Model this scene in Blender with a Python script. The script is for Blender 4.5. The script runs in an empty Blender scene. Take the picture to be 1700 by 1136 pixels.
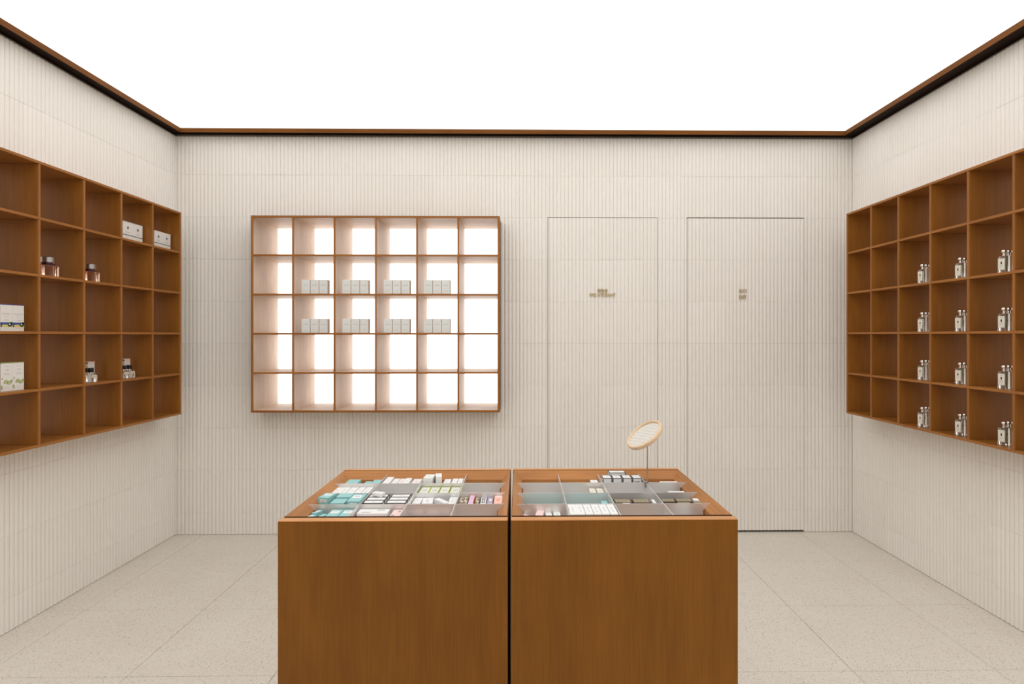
import bpy, bmesh, math, random
from mathutils import Vector, Matrix

# ------------------------------------------------------------ camera, world, light level
C = bpy.context.scene.collection
scene = bpy.context.scene
cam_data = bpy.data.cameras.new('camera')
cam = bpy.data.objects.new('camera', cam_data)
C.objects.link(cam)
cam.location = (0.0, 0.0, 1.40)
cam.rotation_euler = (math.pi / 2, 0.0, -0.014)
cam_data.sensor_width = 36.0
cam_data.lens = 990.0 / 1700.0 * 36.0
cam_data.shift_x = -26.0 / 1700.0
cam_data.shift_y = -11.0 / 1700.0
cam_data.clip_start = 0.02
scene.camera = cam

CEILING_LIGHT = 1.0        # radiance of the luminous ceiling
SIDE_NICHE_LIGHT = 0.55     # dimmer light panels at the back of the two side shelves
NICHE_LIGHT = 1.5          # radiance of the light box behind the central shelf
w = bpy.data.worlds.new('world')
scene.world = w
w.use_nodes = True
w.node_tree.nodes['Background'].inputs[0].default_value = (1, 0.97, 0.93, 1)
w.node_tree.nodes['Background'].inputs[1].default_value = 0.4
vs = scene.view_settings
vs.view_transform = 'Standard'
vs.look = 'None'
vs.exposure = 0.62
vs.gamma = 1.0
vs.use_curve_mapping = False
random.seed(7)

# ------------------------------------------------------------ room dimensions (metres)
XL, XR = -2.409, 2.371      # crests of the ribbed side walls
YB, YF = 4.216, -2.60       # back wall crest, front wall behind the camera
ZT = 2.798                  # top of the wall tiles
PITCH, BULGE, TBASE = 0.0267, 0.0080, 0.012


# ------------------------------------------------------------ materials
def mat(name, col, rough=0.5, metal=0.0, spec=0.5, trans=0.0, ior=1.45, coat=0.0):
    m = bpy.data.materials.new(name)
    m.use_nodes = True
    b = m.node_tree.nodes['Principled BSDF']
    b.inputs['Base Color'].default_value = (*col, 1)
    b.inputs['Roughness'].default_value = rough
    b.inputs['Metallic'].default_value = metal
    b.inputs['Specular IOR Level'].default_value = spec
    b.inputs['Transmission Weight'].default_value = trans
    b.inputs['IOR'].default_value = ior
    b.inputs['Coat Weight'].default_value = coat
    return m


def N(m, kind, **kw):
    n = m.node_tree.nodes.new(kind)
    for k, v in kw.items():
        setattr(n, k, v)
    return n


def L(m, a, b):
    m.node_tree.links.new(a, b)


def coords(m, scale, kind='Object', random_shift=True):
    tc = N(m, 'ShaderNodeTexCoord')
    src = tc.outputs[kind]
    if random_shift:
        oi = N(m, 'ShaderNodeObjectInfo')
        mul = N(m, 'ShaderNodeMath', operation='MULTIPLY')
        mul.inputs[1].default_value = 37.0
        L(m, oi.outputs['Random'], mul.inputs[0])
        add = N(m, 'ShaderNodeVectorMath', operation='ADD')
        L(m, src, add.inputs[0])
        L(m, mul.outputs[0], add.inputs[1])
        src = add.outputs[0]
    mp = N(m, 'ShaderNodeMapping')
    mp.inputs['Scale'].default_value = scale
    L(m, src, mp.inputs['Vector'])
    return mp.outputs[0]


def ramp(m, fac, stops):
    r = N(m, 'ShaderNodeValToRGB')
    els = r.color_ramp.elements
    while len(els) < len(stops):
        els.new(0.5)
    for e, (p, c) in zip(els, stops):
        e.position = p
        e.color = (*c, 1)
    L(m, fac, r.inputs[0])
    return r.outputs[0]


def mix(m, mode, fac, a, b):
    n = N(m, 'ShaderNodeMix', data_type='RGBA', blend_type=mode)
    if isinstance(fac, float):
        n.inputs[0].default_value = fac
    else:
        L(m, fac, n.inputs[0])
    for i, s in ((6, a), (7, b)):
        if isinstance(s, tuple):
            n.inputs[i].default_value = (*s, 1)
        else:
            L(m, s, n.inputs[i])
    return n.outputs[2]


def noise(m, vec, scale, detail=4.0, rough=0.6, dist=0.0):
    n = N(m, 'ShaderNodeTexNoise')
    n.inputs['Scale'].default_value = scale
    n.inputs['Detail'].default_value = detail
    n.inputs['Roughness'].default_value = rough
    n.inputs['Distortion'].default_value = dist
    L(m, vec, n.inputs['Vector'])
    return n.outputs[0]


def wood(name, axis, dark, mid, light, rough=0.40, spec=0.25):
    m = mat(name, mid, rough, spec=spec)
    b = m.node_tree.nodes['Principled BSDF']
    s1 = [7.0, 7.0, 7.0]
    s1[axis] = 0.7
    s2 = [190.0, 190.0, 190.0]
    s2[axis] = 7.0
    v1 = coords(m, s1)
    v2 = coords(m, s2)
    v3 = coords(m, (1.6, 1.6, 1.6))
    figure = ramp(m, noise(m, v1, 1.6, 5.0, 0.55, 0.9), [(0.28, dark), (0.52, mid), (0.76, light)])
    pores = ramp(m, noise(m, v2, 1.0, 2.0, 0.5), [(0.34, (0.90, 0.89, 0.88)), (0.60, (1.03, 1.03, 1.03))])
    cloud = ramp(m, noise(m, v3, 1.5, 3.0, 0.5), [(0.3, (0.88, 0.87, 0.86)), (0.7, (1.1, 1.1, 1.1))])
    c = mix(m, 'MULTIPLY', 1.0, figure, pores)
    c = mix(m, 'MULTIPLY', 1.0, c, cloud)
    L(m, c, b.inputs['Base Color'])
    return m


WD, WM, WL = (0.180, 0.064, 0.0050), (0.206, 0.0745, 0.0062), (0.232, 0.086, 0.0080)
M = {}
for ax, nm in enumerate('xyz'):
    M['wood_' + nm] = wood('walnut_veneer_' + nm, ax, WD, WM, WL)
RD, RM, RL = (0.41, 0.175, 0.056), (0.45, 0.196, 0.065), (0.49, 0.217, 0.074)
M['rim_x'] = wood('rim_veneer_x', 0, RD, RM, RL, 0.42)
M['rim_y'] = wood('rim_veneer_y', 1, RD, RM, RL, 0.42)
for ax, nm in ((0, 'x'), (2, 'z')):
    M['shelf_' + nm] = wood('shelf_veneer_' + nm, ax, (0.255, 0.096, 0.0145), (0.29, 0.112, 0.0175), (0.325, 0.128, 0.021), 0.30, 0.45)  # same veneer, its colour brightened to lift the dim shelf cells
    M['edge_' + nm] = wood('edge_veneer_' + nm, ax, (0.31, 0.118, 0.026), (0.345, 0.135, 0.031), (0.38, 0.152, 0.037), 0.42)
for ax, nm in ((0, 'x'), (1, 'y')):
    M['trim_' + nm] = wood('trim_veneer_' + nm, ax, (0.155, 0.054, 0.0085), (0.175, 0.062, 0.010), (0.195, 0.070, 0.012), 0.6)
    M['trim_' + nm].node_tree.nodes['Principled BSDF'].inputs['Specular IOR Level'].default_value = 0.15
M['strip'] = wood('top_edge_veneer', 0, (0.58, 0.265, 0.095), (0.62, 0.29, 0.108), (0.66, 0.315, 0.12), 0.4)  # paler copy of the wood: glare on the top edges put into colour
M['beech'] = wood('pale_beech', 0, (0.74, 0.53, 0.34), (0.79, 0.58, 0.39), (0.83, 0.63, 0.44), 0.5)
M['liner'] = wood('pale_liner', 2, (0.62, 0.475, 0.365), (0.665, 0.52, 0.41), (0.71, 0.565, 0.455), 0.5)  # brown wood painted pale, as if washed out by the light panel
M['dark_wood'] = mat('dark_stained_wood', (0.014, 0.0055, 0.0018), 0.7, spec=0.15)  # near-black brown; the shade inside the gaps is put into this colour

# glazed ribbed wall tile, slight tone differences from tile to tile
m = mat('ribbed_cream_tile', (0.8, 0.76, 0.70), 0.55, spec=0.3)
oi = N(m, 'ShaderNodeObjectInfo')
c = ramp(m, oi.outputs['Random'], [(0.0, (0.866, 0.833, 0.782)), (1.0, (0.890, 0.858, 0.810))])
cl = ramp(m, noise(m, coords(m, (1, 1, 1)), 14.0, 4.0), [(0.3, (0.985, 0.98, 0.975)), (0.7, (1.0, 1.0, 1.0))])
L(m, mix(m, 'MULTIPLY', 1.0, c, cl), m.node_tree.nodes['Principled BSDF'].inputs['Base Color'])
M['tile'] = m
M['grout'] = mat('wall_grout', (0.34, 0.30, 0.25), 0.9, spec=0.1)
M['gap'] = mat('door_backing', (0.05, 0.042, 0.034), 0.9, spec=0.1)
M['plaster'] = mat('cream_plaster', (0.86, 0.83, 0.78), 0.8, spec=0.2)

# terrazzo
m = mat('terrazzo', (0.7, 0.66, 0.6), 0.42, spec=0.35)
b = m.node_tree.nodes['Principled BSDF']
geo = N(m, 'ShaderNodeNewGeometry')
base = ramp(m, noise(m, geo.outputs['Position'], 3.0, 3.0), [(0.3, (0.725, 0.670, 0.595)), (0.7, (0.760, 0.708, 0.632))])
col = base
for sc, thr, cc, f in ((140.0, 0.24, (0.30, 0.24, 0.18), 0.9), (90.0, 0.16, (0.84, 0.80, 0.74), 0.9), (230.0, 0.36, (0.44, 0.37, 0.29), 0.8)):
    vo = N(m, 'ShaderNodeTexVoronoi', feature='F1')
    vo.inputs['Scale'].default_value = sc
    L(m, geo.outputs['Position'], vo.inputs['Vector'])
    chips = ramp(m, vo.outputs['Distance'], [(0.26, (f, f, f)), (0.34, (0, 0, 0))])
    sep = N(m, 'ShaderNodeSeparateColor')
    L(m, vo.outputs['Color'], sep.inputs[0])
    lt = N(m, 'ShaderNodeMath', operation='LESS_THAN')
    lt.inputs[1].default_value = thr
    L(m, sep.outputs[0], lt.inputs[0])
    mu = N(m, 'ShaderNodeMath', operation='MULTIPLY')
    L(m, lt.outputs[0], mu.inputs[0])
    L(m, chips, mu.inputs[1])
    col = mix(m, 'MIX', mu.outputs[0], col, cc)
L(m, col, b.inputs['Base Color'])
M['terrazzo'] = m
M['floor_grout'] = mat('floor_grout', (0.34, 0.28, 0.21), 0.9, spec=0.1)


def emitter(name, col, strength):
    m = bpy.data.materials.new(name)
    m.use_nodes = True
    nt = m.node_tree
    nt.nodes.remove(nt.nodes['Principled BSDF'])
    e = nt.nodes.new('ShaderNodeEmission')
    e.inputs[0].default_value = (*col, 1)
    e.inputs[1].default_value = strength
    nt.links.new(e.outputs[0], nt.nodes['Material Output'].inputs[0])
    return m


M['ceiling'] = emitter('luminous_ceiling_film', (1.0, 0.985, 0.965), CEILING_LIGHT)
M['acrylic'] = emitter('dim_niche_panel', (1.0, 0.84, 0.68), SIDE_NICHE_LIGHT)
M['lightbox'] = emitter('niche_light_panel', (1.0, 0.985, 0.97), NICHE_LIGHT)

# brushed aluminium dividers
m = mat('brushed_aluminium', (0.80, 0.79, 0.775), 0.34, metal=0.7)
b = m.node_tree.nodes['Principled BSDF']
b.inputs['Roughness'].default_value = 0.36
M['alu'] = m
M['steel'] = mat('polished_steel', (0.55, 0.53, 0.50), 0.22, metal=1.0)
M['silver'] = mat('silver_cap', (0.86, 0.85, 0.83), 0.12, metal=1.0)
M['mirror'] = mat('mirror_glass', (0.93, 0.94, 0.93), 0.02, metal=1.0)
M['brass'] = mat('brass_letters', (0.56, 0.42, 0.20), 0.42, metal=0.35)
M['glass'] = mat('clear_glass', (0.97, 0.98, 0.97), 0.02, trans=1.0, ior=1.45)
M['pink_glass'] = mat('pink_glass', (0.98, 0.72, 0.62), 0.03, trans=1.0, ior=1.40)
M['plum'] = mat('plum_collar', (0.055, 0.008, 0.022), 0.3)
M['gunmetal'] = mat('pewter_cap', (0.46, 0.44, 0.43), 0.28, metal=0.9)
M['black_cap'] = mat('black_cap', (0.012, 0.012, 0.013), 0.35)
M['gold'] = mat('gold_stud', (0.75, 0.55, 0.18), 0.25, metal=1.0)
COL = {
    'white': (0.80, 0.80, 0.79), 'blush': (0.80, 0.73, 0.71), 'teal': (0.31, 0.57, 0.57), 'paper': (0.86, 0.86, 0.83),
    'ink': (0.02, 0.018, 0.016), 'grey_ink': (0.42, 0.41, 0.40), 'lime': (0.56, 0.62, 0.06), 'pale_lime': (0.70, 0.71, 0.64),
    'brown': (0.115, 0.078, 0.055), 'tan': (0.36, 0.28, 0.19), 'moss': (0.22, 0.22, 0.12), 'orange': (0.80, 0.25, 0.08), 'lilac': (0.66, 0.46, 0.62),
    'violet': (0.42, 0.35, 0.45), 'coral': (0.83, 0.36, 0.26), 'coral_pale': (0.85, 0.52, 0.44), 'pink': (0.82, 0.62, 0.60),
    'cream': (0.78, 0.72, 0.62), 'label_cream': (0.80, 0.76, 0.66), 'sky_blue': (0.055, 0.10, 0.32), 'sand': (0.72, 0.56, 0.18),
    'leaf': (0.30, 0.34, 0.12), 'leaf_pale': (0.48, 0.52, 0.26), 'mint_grey': (0.76, 0.785, 0.77), 'card': (0.86, 0.81, 0.74), 'kraft': (0.42, 0.24, 0.12),
    'navy': (0.03, 0.05, 0.16), 'deep_green': (0.03, 0.075, 0.03), 'box_white': (0.78, 0.75, 0.71),
}
for k, v in COL.items():
    M[k] = mat(k, v, 0.55, spec=0.3)


# ------------------------------------------------------------ mesh building
class MB:
    def __init__(self):
        self.v, self.f, self.mi, self.mats = [], [], [], []

    def slot(self, m):
        if m not in self.mats:
            self.mats.append(m)
        return self.mats.index(m)

    def add(self, verts, faces, m):
        o = len(self.v)
        k = self.slot(m)
        self.v += [tuple(p) for p in verts]
        self.f += [tuple(i + o for i in f) for f in faces]
        self.mi += [k] * len(faces)
        return self

    def box(self, x0, x1, y0, y1, z0, z1, m):
        v = [(x0, y0, z0), (x1, y0, z0), (x1, y1, z0), (x0, y1, z0), (x0, y0, z1), (x1, y0, z1), (x1, y1, z1), (x0, y1, z1)]
        f = [(3, 2, 1, 0), (4, 5, 6, 7), (0, 1, 5, 4), (1, 2, 6, 5), (2, 3, 7, 6), (3, 0, 4, 7)]
        return self.add(v, f, m)

    def lathe(self, prof, m, n=20, c=(0, 0, 0), cap=True):
        v, f = [], []
        for r, z in prof:
            for i in range(n):
                a = 2 * math.pi * i / n
                v.append((c[0] + r * math.cos(a), c[1] + r * math.sin(a), c[2] + z))
        for j in range(len(prof) - 1):
            for i in range(n):
                i2 = (i + 1) % n
                f.append((j * n + i, j * n + i2, (j + 1) * n + i2, (j + 1) * n + i))
        if cap:
            f.append(tuple(range(n - 1, -1, -1)))
            f.append(tuple((len(prof) - 1) * n + i for i in range(n)))
        return self.add(v, f, m)

    def prism(self, poly, axis_pts, m):
        """poly: list of (a,b); axis_pts: function (a,b,t)->xyz for t in 0,1"""
        n = len(poly)
        v = [axis_pts(a, b, 0) for a, b in poly] + [axis_pts(a, b, 1) for a, b in poly]
        f = [tuple(range(n - 1, -1, -1)), tuple(range(n, 2 * n))]
        f += [(i, (i + 1) % n, n + (i + 1) % n, n + i) for i in range(n)]
        return self.add(v, f, m)

    def mesh(self, name, bevel=0.0, smooth=False, segs=1):
        me = bpy.data.meshes.new(name)
        me.from_pydata(self.v, [], self.f)
        for mm in self.mats:
            me.materials.append(M[mm])
        me.polygons.foreach_set('material_index', self.mi)
        bm = bmesh.new()
        bm.from_mesh(me)
        bmesh.ops.recalc_face_normals(bm, faces=bm.faces)
        if bevel > 0:
            bmesh.ops.bevel(bm, geom=[e for e in bm.edges if e.calc_face_angle(0) > 0.6], offset=bevel, segments=segs, affect='EDGES', profile=0.5)
        if smooth:
            for f in bm.faces:
                f.smooth = True
            for e in bm.edges:
                if e.calc_face_angle(0) > 0.6:
                    e.smooth = False
        bm.to_mesh(me)
        bm.free()
        me.update()
        return me


def link(name, me, parent=None, loc=None, rot=None):
    o = bpy.data.objects.new(name, me)
    C.objects.link(o)
    if parent is not None:
        o.parent = parent
    if loc is not None:
        o.location = loc
    if rot is not None:
        o.rotation_euler = rot
    return o


def tag(o, label=None, cat=None, group=None, kind=None):
    if label:
        o['label'] = label
    if cat:
        o['category'] = cat
    if group:
        o['group'] = group
    if kind:
        o['kind'] = kind
    return o


def thing(name, label, cat, loc=(0, 0, 0), rotz=0.0, group=None):
    return tag(link(name, None, None, loc, (0, 0, rotz)), label, cat, group)


def copy_tree(o, parent=None):
    c = o.copy()
    C.objects.link(c)
    if parent is not None:
        c.parent = parent
    for ch in list(o.children):
        copy_tree(ch, c)
    return c


# ------------------------------------------------------------ setting: ribbed walls
def h_rib(t):
    t = (t / PITCH) % 1.0
    return BULGE * math.sqrt(max(0.0, 1.0 - (2 * t - 1) ** 2)) ** 0.9


_cache = {}


def tile_mesh(u0, u1, h):
    """ribbed tile from u0 to u1 along the wall; x right, z up, room side is -y; origin at (u0, tile back, bottom)"""
    ph = u0 - math.floor(u0 / PITCH + 1e-6) * PITCH
    key = (round(u1 - u0, 4), round(ph, 4), round(h, 4))
    if key in _cache:
        return _cache[key]
    frac = [0.0, 0.06, 0.2, 0.4, 0.6, 0.8, 0.94]
    pts = {round(u0, 5), round(u1, 5)}
    k = math.floor(u0 / PITCH) - 1
    while k * PITCH < u1:
        for fr in frac:
            p = (k + fr) * PITCH
            if u0 < p < u1:
                pts.add(round(p, 5))
        k += 1
    us = sorted(pts)
    n = len(us)
    v = []
    ch = 0.0013
    for z, dy in ((0.0, 0.0011), (ch, 0.0), (h - ch, 0.0), (h, 0.0011)):
        for u in us:
            v.append((u - u0, -(TBASE + h_rib(u)) + dy, z))
    w_ = u1 - u0
    v += [(0, 0, 0), (w_, 0, 0), (w_, 0, h), (0, 0, h)]
    a, b, c, d = 4 * n, 4 * n + 1, 4 * n + 2, 4 * n + 3
    f = [(k * n + i, k * n + i + 1, (k + 1) * n + i + 1, (k + 1) * n + i) for k in range(3) for i in range(n - 1)]
    f += [tuple([a] + [b] + list(range(n - 1, -1, -1))), tuple([d] + list(range(3 * n, 4 * n)) + [c]),
          (a, 0, n, 2 * n, 3 * n, d), (b, c, 4 * n - 1, 3 * n - 1, 2 * n - 1, n - 1)]
    me = MB().add(v, f, 'tile').mesh('wall_tile')
    _cache[key] = me
    return me


def cut(rects, hole):
    out = []
    a0, a1, b0, b1 = hole
    for x0, x1, z0, z1 in rects:
        if x1 <= a0 or x0 >= a1 or z1 <= b0 or z0 >= b1:
            out.append((x0, x1, z0, z1))
            continue
        if x0 < a0:
            out.append((x0, a0, z0, z1))
        if x1 > a1:
            out.append((a1, x1, z0, z1))
        m0, m1 = max(x0, a0), min(x1, a1)
        if z0 < b0:
            out.append((m0, m1, z0, b0))
        if z1 > b1:
            out.append((m0, m1, b1, z1))
    return out


ROWS = [0.0, 0.1558, 0.4524, 0.7490, 1.0456, 1.3422, 1.6388, 1.9354, 2.2320, 2.5286, ZT]
COLW = 11 * PITCH


def lay_tiles(parent, region, place, holes=(), shift=0.0):
    """cover region (u0,u1,z0,z1) by tiles on the common grid; place(u, depth, z) gives location and rotation"""
    u0, u1, z0, z1 = region
    k = math.floor((u0 - shift) / COLW)
    while k * COLW + shift < u1:
        for j in range(len(ROWS) - 1):
            r = (max(u0, k * COLW + shift), min(u1, (k + 1) * COLW + shift), max(z0, ROWS[j]), min(z1, ROWS[j + 1]))
            if r[1] - r[0] < 0.004 or r[3] - r[2] < 0.006:
                continue
            rs = [r]
            for hl in holes:
                rs = cut(rs, hl)
            for a0, a1, b0, b1 in rs:
                if a1 - a0 < 0.004 or b1 - b0 < 0.006:
                    continue
                me = tile_mesh(a0, a1, b1 - b0 - 0.0005)
                loc, rot = place(a0, random.uniform(-0.0006, 0.0006), b0 + 0.00025)
                link('wall_tile', me, parent, loc, rot)
        k += 1


DOOR1 = (0.2045, 0.9770, 0.010, 2.2320)
DOOR2 = (1.1930, 2.0250, 0.014, 2.2345)
NICHE = (-1.8065, -0.1345, 0.8795, 2.2075)
YW = YB + BULGE + TBASE         # plane on which the back wall tiles are set

wb = MB()
zt = 2.95
wb.box(XL - 0.2, NICHE[0], YW, YW + 0.33, -0.02, zt, 'grout')
wb.box(NICHE[1], XR + 0.2, YW, YW + 0.33, -0.02, zt, 'grout')
wb.box(NICHE[0], NICHE[1], YW, YW + 0.33, -0.02, NICHE[2], 'grout')
wb.box(NICHE[0], NICHE[1], YW, YW + 0.33, NICHE[3], zt, 'grout')
wb.box(NICHE[0], NICHE[1], YW + 0.28, YW + 0.33, NICHE[2], NICHE[3], 'grout')
wall_back = tag(link('wall_back', wb.mesh('wall_back')), 'cream back wall clad in vertical ribbed tiles with two flush doors', 'wall', kind='structure')
GAP = 0.0035
holes = [(DOOR1[0] - GAP, DOOR1[1] + GAP, -1, DOOR1[3] + GAP), (DOOR2[0] - GAP, DOOR2[1] + GAP, -1, DOOR2[3] + GAP), NICHE]
pb = lambda u, d, z: ((u, YW + d, z), (0, 0, 0))
lay_tiles(wall_back, (XL - 0.004, XR + 0.004, 0.002, ZT), pb, holes, shift=-0.55 * PITCH)
for i, (D, lab) in enumerate(((DOOR1, 'flush left door in the ribbed back wall, with fire hydrant lettering'),
                              (DOOR2, 'flush right door in the ribbed back wall, with exit lettering'))):
    d = tag(link('door_%d' % (i + 1), MB().box(D[0] - GAP, D[1] + GAP, YW - 0.003, YW - 0.0005, 0.0, D[3] + GAP, 'gap').mesh('door')), lab, 'door', kind='structure')
    lay_tiles(d, D, lambda u, dd, z: ((u, YW - 0.0031 + 0.0006 + dd, z), (0, 0, 0)), shift=-0.55 * PITCH)

XLW, XRW = XL - BULGE - TBASE, XR + BULGE + TBASE
LN = (2.2443 - 0.002, 3.9663 + 0.002, 0.8793 - 0.002, 2.2109 + 0.002)      # recess of the left shelf (y0, y1, z0, z1)
RN = (2.337 - 0.002, 3.9459 + 0.002, 0.8819 - 0.002, 2.2113 + 0.002)


def side_wall(xa, xb, xo, nn):
    mb = MB().box(xa, xb, YF, nn[0], -0.02, zt, 'grout').box(xa, xb, nn[1], YW, -0.02, zt, 'grout')
    mb.box(xa, xb, nn[0], nn[1], -0.02, nn[2], 'grout').box(xa, xb, nn[0], nn[1], nn[3], zt, 'grout')
    return mb.box(min(xo), max(xo), nn[0], nn[1], nn[2], nn[3], 'grout')


wl = tag(link('wall_left', side_wall(XLW - 0.33, XLW, (XLW - 0.33, -2.23 - 0.309), LN).mesh('wall_left')), 'cream left wall clad in vertical ribbed tiles', 'wall', kind='structure')
lay_tiles(wl, (YF, YB + 0.004, 0.002, ZT), lambda u, d, z: ((XLW + d, u, z), (0, 0, math.pi / 2)), [LN])
wr = tag(link('wall_right', side_wall(XRW, XRW + 0.33, (2.18 + 0.309, XRW + 0.33), RN).mesh('wall_right')), 'cream right wall clad in vertical ribbed tiles', 'wall', kind='structure')
lay_tiles(wr, (-YB - 0.004, -YF, 0.002, ZT), lambda u, d, z: ((XRW + d, -u, z), (0, 0, -math.pi / 2)), [(-RN[1], -RN[0], RN[2], RN[3])])
tag(link('wall_front', MB().box(XLW - 0.33, XRW + 0.33, YF - 0.15, YF, -0.02, zt, 'plaster').mesh('wall_front')), 'plain cream plaster wall opposite the ribbed back wall', 'wall', kind='structure')

# ------------------------------------------------------------ setting: terrazzo floor
fl = tag(link('floor', MB().box(XLW - 0.33, XRW + 0.33, YF - 0.15, YW + 0.33, -0.06, -0.004, 'floor_grout').mesh('floor')), 'speckled cream terrazzo floor laid in large square tiles', 'floor', kind='structure')
fx = [XLW] + [-2.21 + 0.6 * i for i in range(8)] + [XRW]
fy = [YF + 0.001] + [-2.333 + 0.6 * i for i in range(11)] + [YW]
for i in range(len(fx) - 1):
    for j in range(len(fy) - 1):
        a, b_ = fx[i + 1] - fx[i] - 0.0022, fy[j + 1] - fy[j] - 0.0022
        key = ('f', round(a, 4), round(b_, 4))
        if key not in _cache:
            _cache[key] = MB().box(0, a, 0, b_, -0.012, 0.0, 'terrazzo').mesh('floor_tile', 0.0006)
        link('floor_tile', _cache[key], fl, (fx[i] + 0.0011, fy[j] + 0.0011, 0))

# ------------------------------------------------------------ setting: luminous ceiling and its trim
FX0, FX1, FY1, FY0 = -2.334, 2.277, 4.140, YF
tag(link('ceiling', MB().box(FX0 - 0.012, FX1 + 0.012, FY0, FY1 + 0.012, 2.8305, 2.834, 'ceiling').mesh('ceiling')), 'luminous white stretched ceiling filling the room', 'ceiling', kind='structure')
tag(link('ceiling_shell', MB().box(XLW - 0.33, XRW + 0.33, YF - 0.15, YW + 0.33, 2.95, 3.0, 'dark_wood').mesh('ceiling_shell')), 'dark slab above the luminous ceiling', 'ceiling', kind='structure')
FT = 0.003
zb, zf = 2.8005, 2.8300


def trim(i, fascia, slot_, lab):
    t = tag(link('trim_%d' % i, MB().box(*fascia, 'trim_y' if i != 2 else 'trim_x').mesh('trim')), lab, 'trim', kind='structure')
    link('shadow_gap', MB().box(*slot_, 'dark_wood').mesh('shadow_gap'), t)  # solid dark fill in the trim recess, painted as its shade


trim(1, (FX0 - FT, FX0, FY0, FY1 + FT, zb, zf), (XLW, FX0 - FT, FY0, YW, 2.815, 2.95), 'brown wooden ceiling trim along the left wall')
trim(2, (FX0 - FT, FX1 + FT, FY1, FY1 + FT, zb, zf), (FX0 - FT, FX1 + FT, FY1 + FT, YW, 2.815, 2.95), 'brown wooden ceiling trim along the back wall')
trim(3, (FX1, FX1 + FT, FY0, FY1 + FT, zb, zf), (FX1 + FT, XRW, FY0, YW, 2.815, 2.95), 'brown wooden ceiling trim along the right wall')

# ------------------------------------------------------------ wall shelves
BT = 0.0125                       # board thickness


def add_board(mb, m, x0, x1, y0, y1, z0, z1):
    mb.box(x0, x1, y0, y1, z0, z1, m)


def shelf_unit(name, label, loc, rotz, us, zs, depth, pale=False, back=True, protrude=0.2):
    """local x along the front (left to right), y into the wall, z up. us/zs: outer edges and board centres"""
    t = thing(name, label, 'shelf', loc, rotz, None)
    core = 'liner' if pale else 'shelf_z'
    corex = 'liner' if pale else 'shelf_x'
    edge = 0.010 if pale else 0.005
    u0, u1, z0, z1 = us[0], us[-1], zs[0], zs[-1]

    def board(nm, x0, x1, za, zb_, y0, horiz):
        mb = MB().box(x0, x1, y0 + edge, depth, za, zb_, corex if horiz else core)
        o = link(nm, mb.mesh(nm, 0.0009), t)
        e = MB().box(x0, x1, y0, y0 + edge, za, zb_, 'edge_x' if horiz else 'edge_z')
        e = link('edge_band', e.mesh('edge_band', 0.0009), o)
        if pale:
            e['label'] = 'brown wooden front edge'
        return o
    if pale:   # brown outer skin on the projecting part of the box
        for nm, bx in (('outer_skin', (u0 - 0.002, u0, 0, protrude, z0 - 0.002, z1 + 0.002)), ('outer_skin', (u1, u1 + 0.002, 0, protrude, z0 - 0.002, z1 + 0.002)),
                       ('outer_skin', (u0, u1, 0, protrude, z1, z1 + 0.002)), ('outer_skin', (u0, u1, 0, protrude, z0 - 0.002, z0))):
            link(nm, MB().box(*bx, 'wood_z').mesh(nm), t)['label'] = 'brown wooden outer skin'
    board('side_panel', u0, u0 + BT, z0, z1, 0, False)
    board('side_panel', u1 - BT, u1, z0, z1, 0, False)
    board('top_board', u0 + BT, u1 - BT, z1 - BT, z1, 0, True)
    board('bottom_board', u0 + BT, u1 - BT, z0, z0 + BT, 0, True)
    for z in zs[1:-1]:
        board('shelf_board', u0 + BT, u1 - BT, z - BT / 2, z + BT / 2, 0.0012, True)
    for u in us[1:-1]:
        for a, b in zip(zs[:-1], zs[1:]):
            lo = a + (BT if a == z0 else BT / 2)
            hi = b - (BT if b == z1 else BT / 2)
            board('divider', u - BT / 2, u + BT / 2, lo, hi, 0.0024, False)
    if back:
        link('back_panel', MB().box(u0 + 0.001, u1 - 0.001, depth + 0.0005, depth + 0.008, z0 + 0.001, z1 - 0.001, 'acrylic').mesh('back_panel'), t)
    return t


# back wall: light box shelf, front plane y = 4.04, recessed into the wall
BX = [-1.805 + 0.27833 * i for i in range(7)]
BZ = [0.8815 + 0.2648 * i for i in range(6)]
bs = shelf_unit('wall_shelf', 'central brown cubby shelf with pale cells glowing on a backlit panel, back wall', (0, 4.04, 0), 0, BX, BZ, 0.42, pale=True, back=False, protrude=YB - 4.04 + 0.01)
lp = link('light_panel', MB().box(BX[0] + 0.001, BX[-1] - 0.001, 0.421, 0.428, BZ[0] + 0.001, BZ[-1] - 0.001, 'lightbox').mesh('light_panel'), bs)
lp['label'] = 'glowing white back panel'

# left wall shelf: front plane x = -2.23; local x runs towards +Y? looking at the left wall, right is towards the back wall
LYS = [2.2405 + 0.2870 * i for i in range(6)] + [3.9663]
LYS = [3.9663 - 0.2870 * i - (0.0115 if i else 0) for i in range(7)][::-1]
LZ = [0.8793 + 0.26632 * i for i in range(6)]
shelf_unit('wall_shelf', 'brown wooden cubby shelf on the left wall, holding boxes and small bottles', (-2.23, 0, 0), math.pi / 2, LYS, LZ, 0.30)
# right wall shelf: front plane x = 2.18
RYS = [3.9459] + [3.673 - 0.2672 * i for i in range(5)] + [2.337]
RZ = [0.8819 + 0.26588 * i for i in range(6)]
shelf_unit('wall_shelf', 'brown wooden cubby shelf on the right wall, holding paired glass bottles', (2.18, 0, 0), -math.pi / 2, [-y for y in RYS], RZ, 0.30)


# ------------------------------------------------------------ display counters
TOP = 0.867
TRAY = 0.780
DIVTOP = 0.855
CY0, CY1 = 1.722, 2.391


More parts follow.
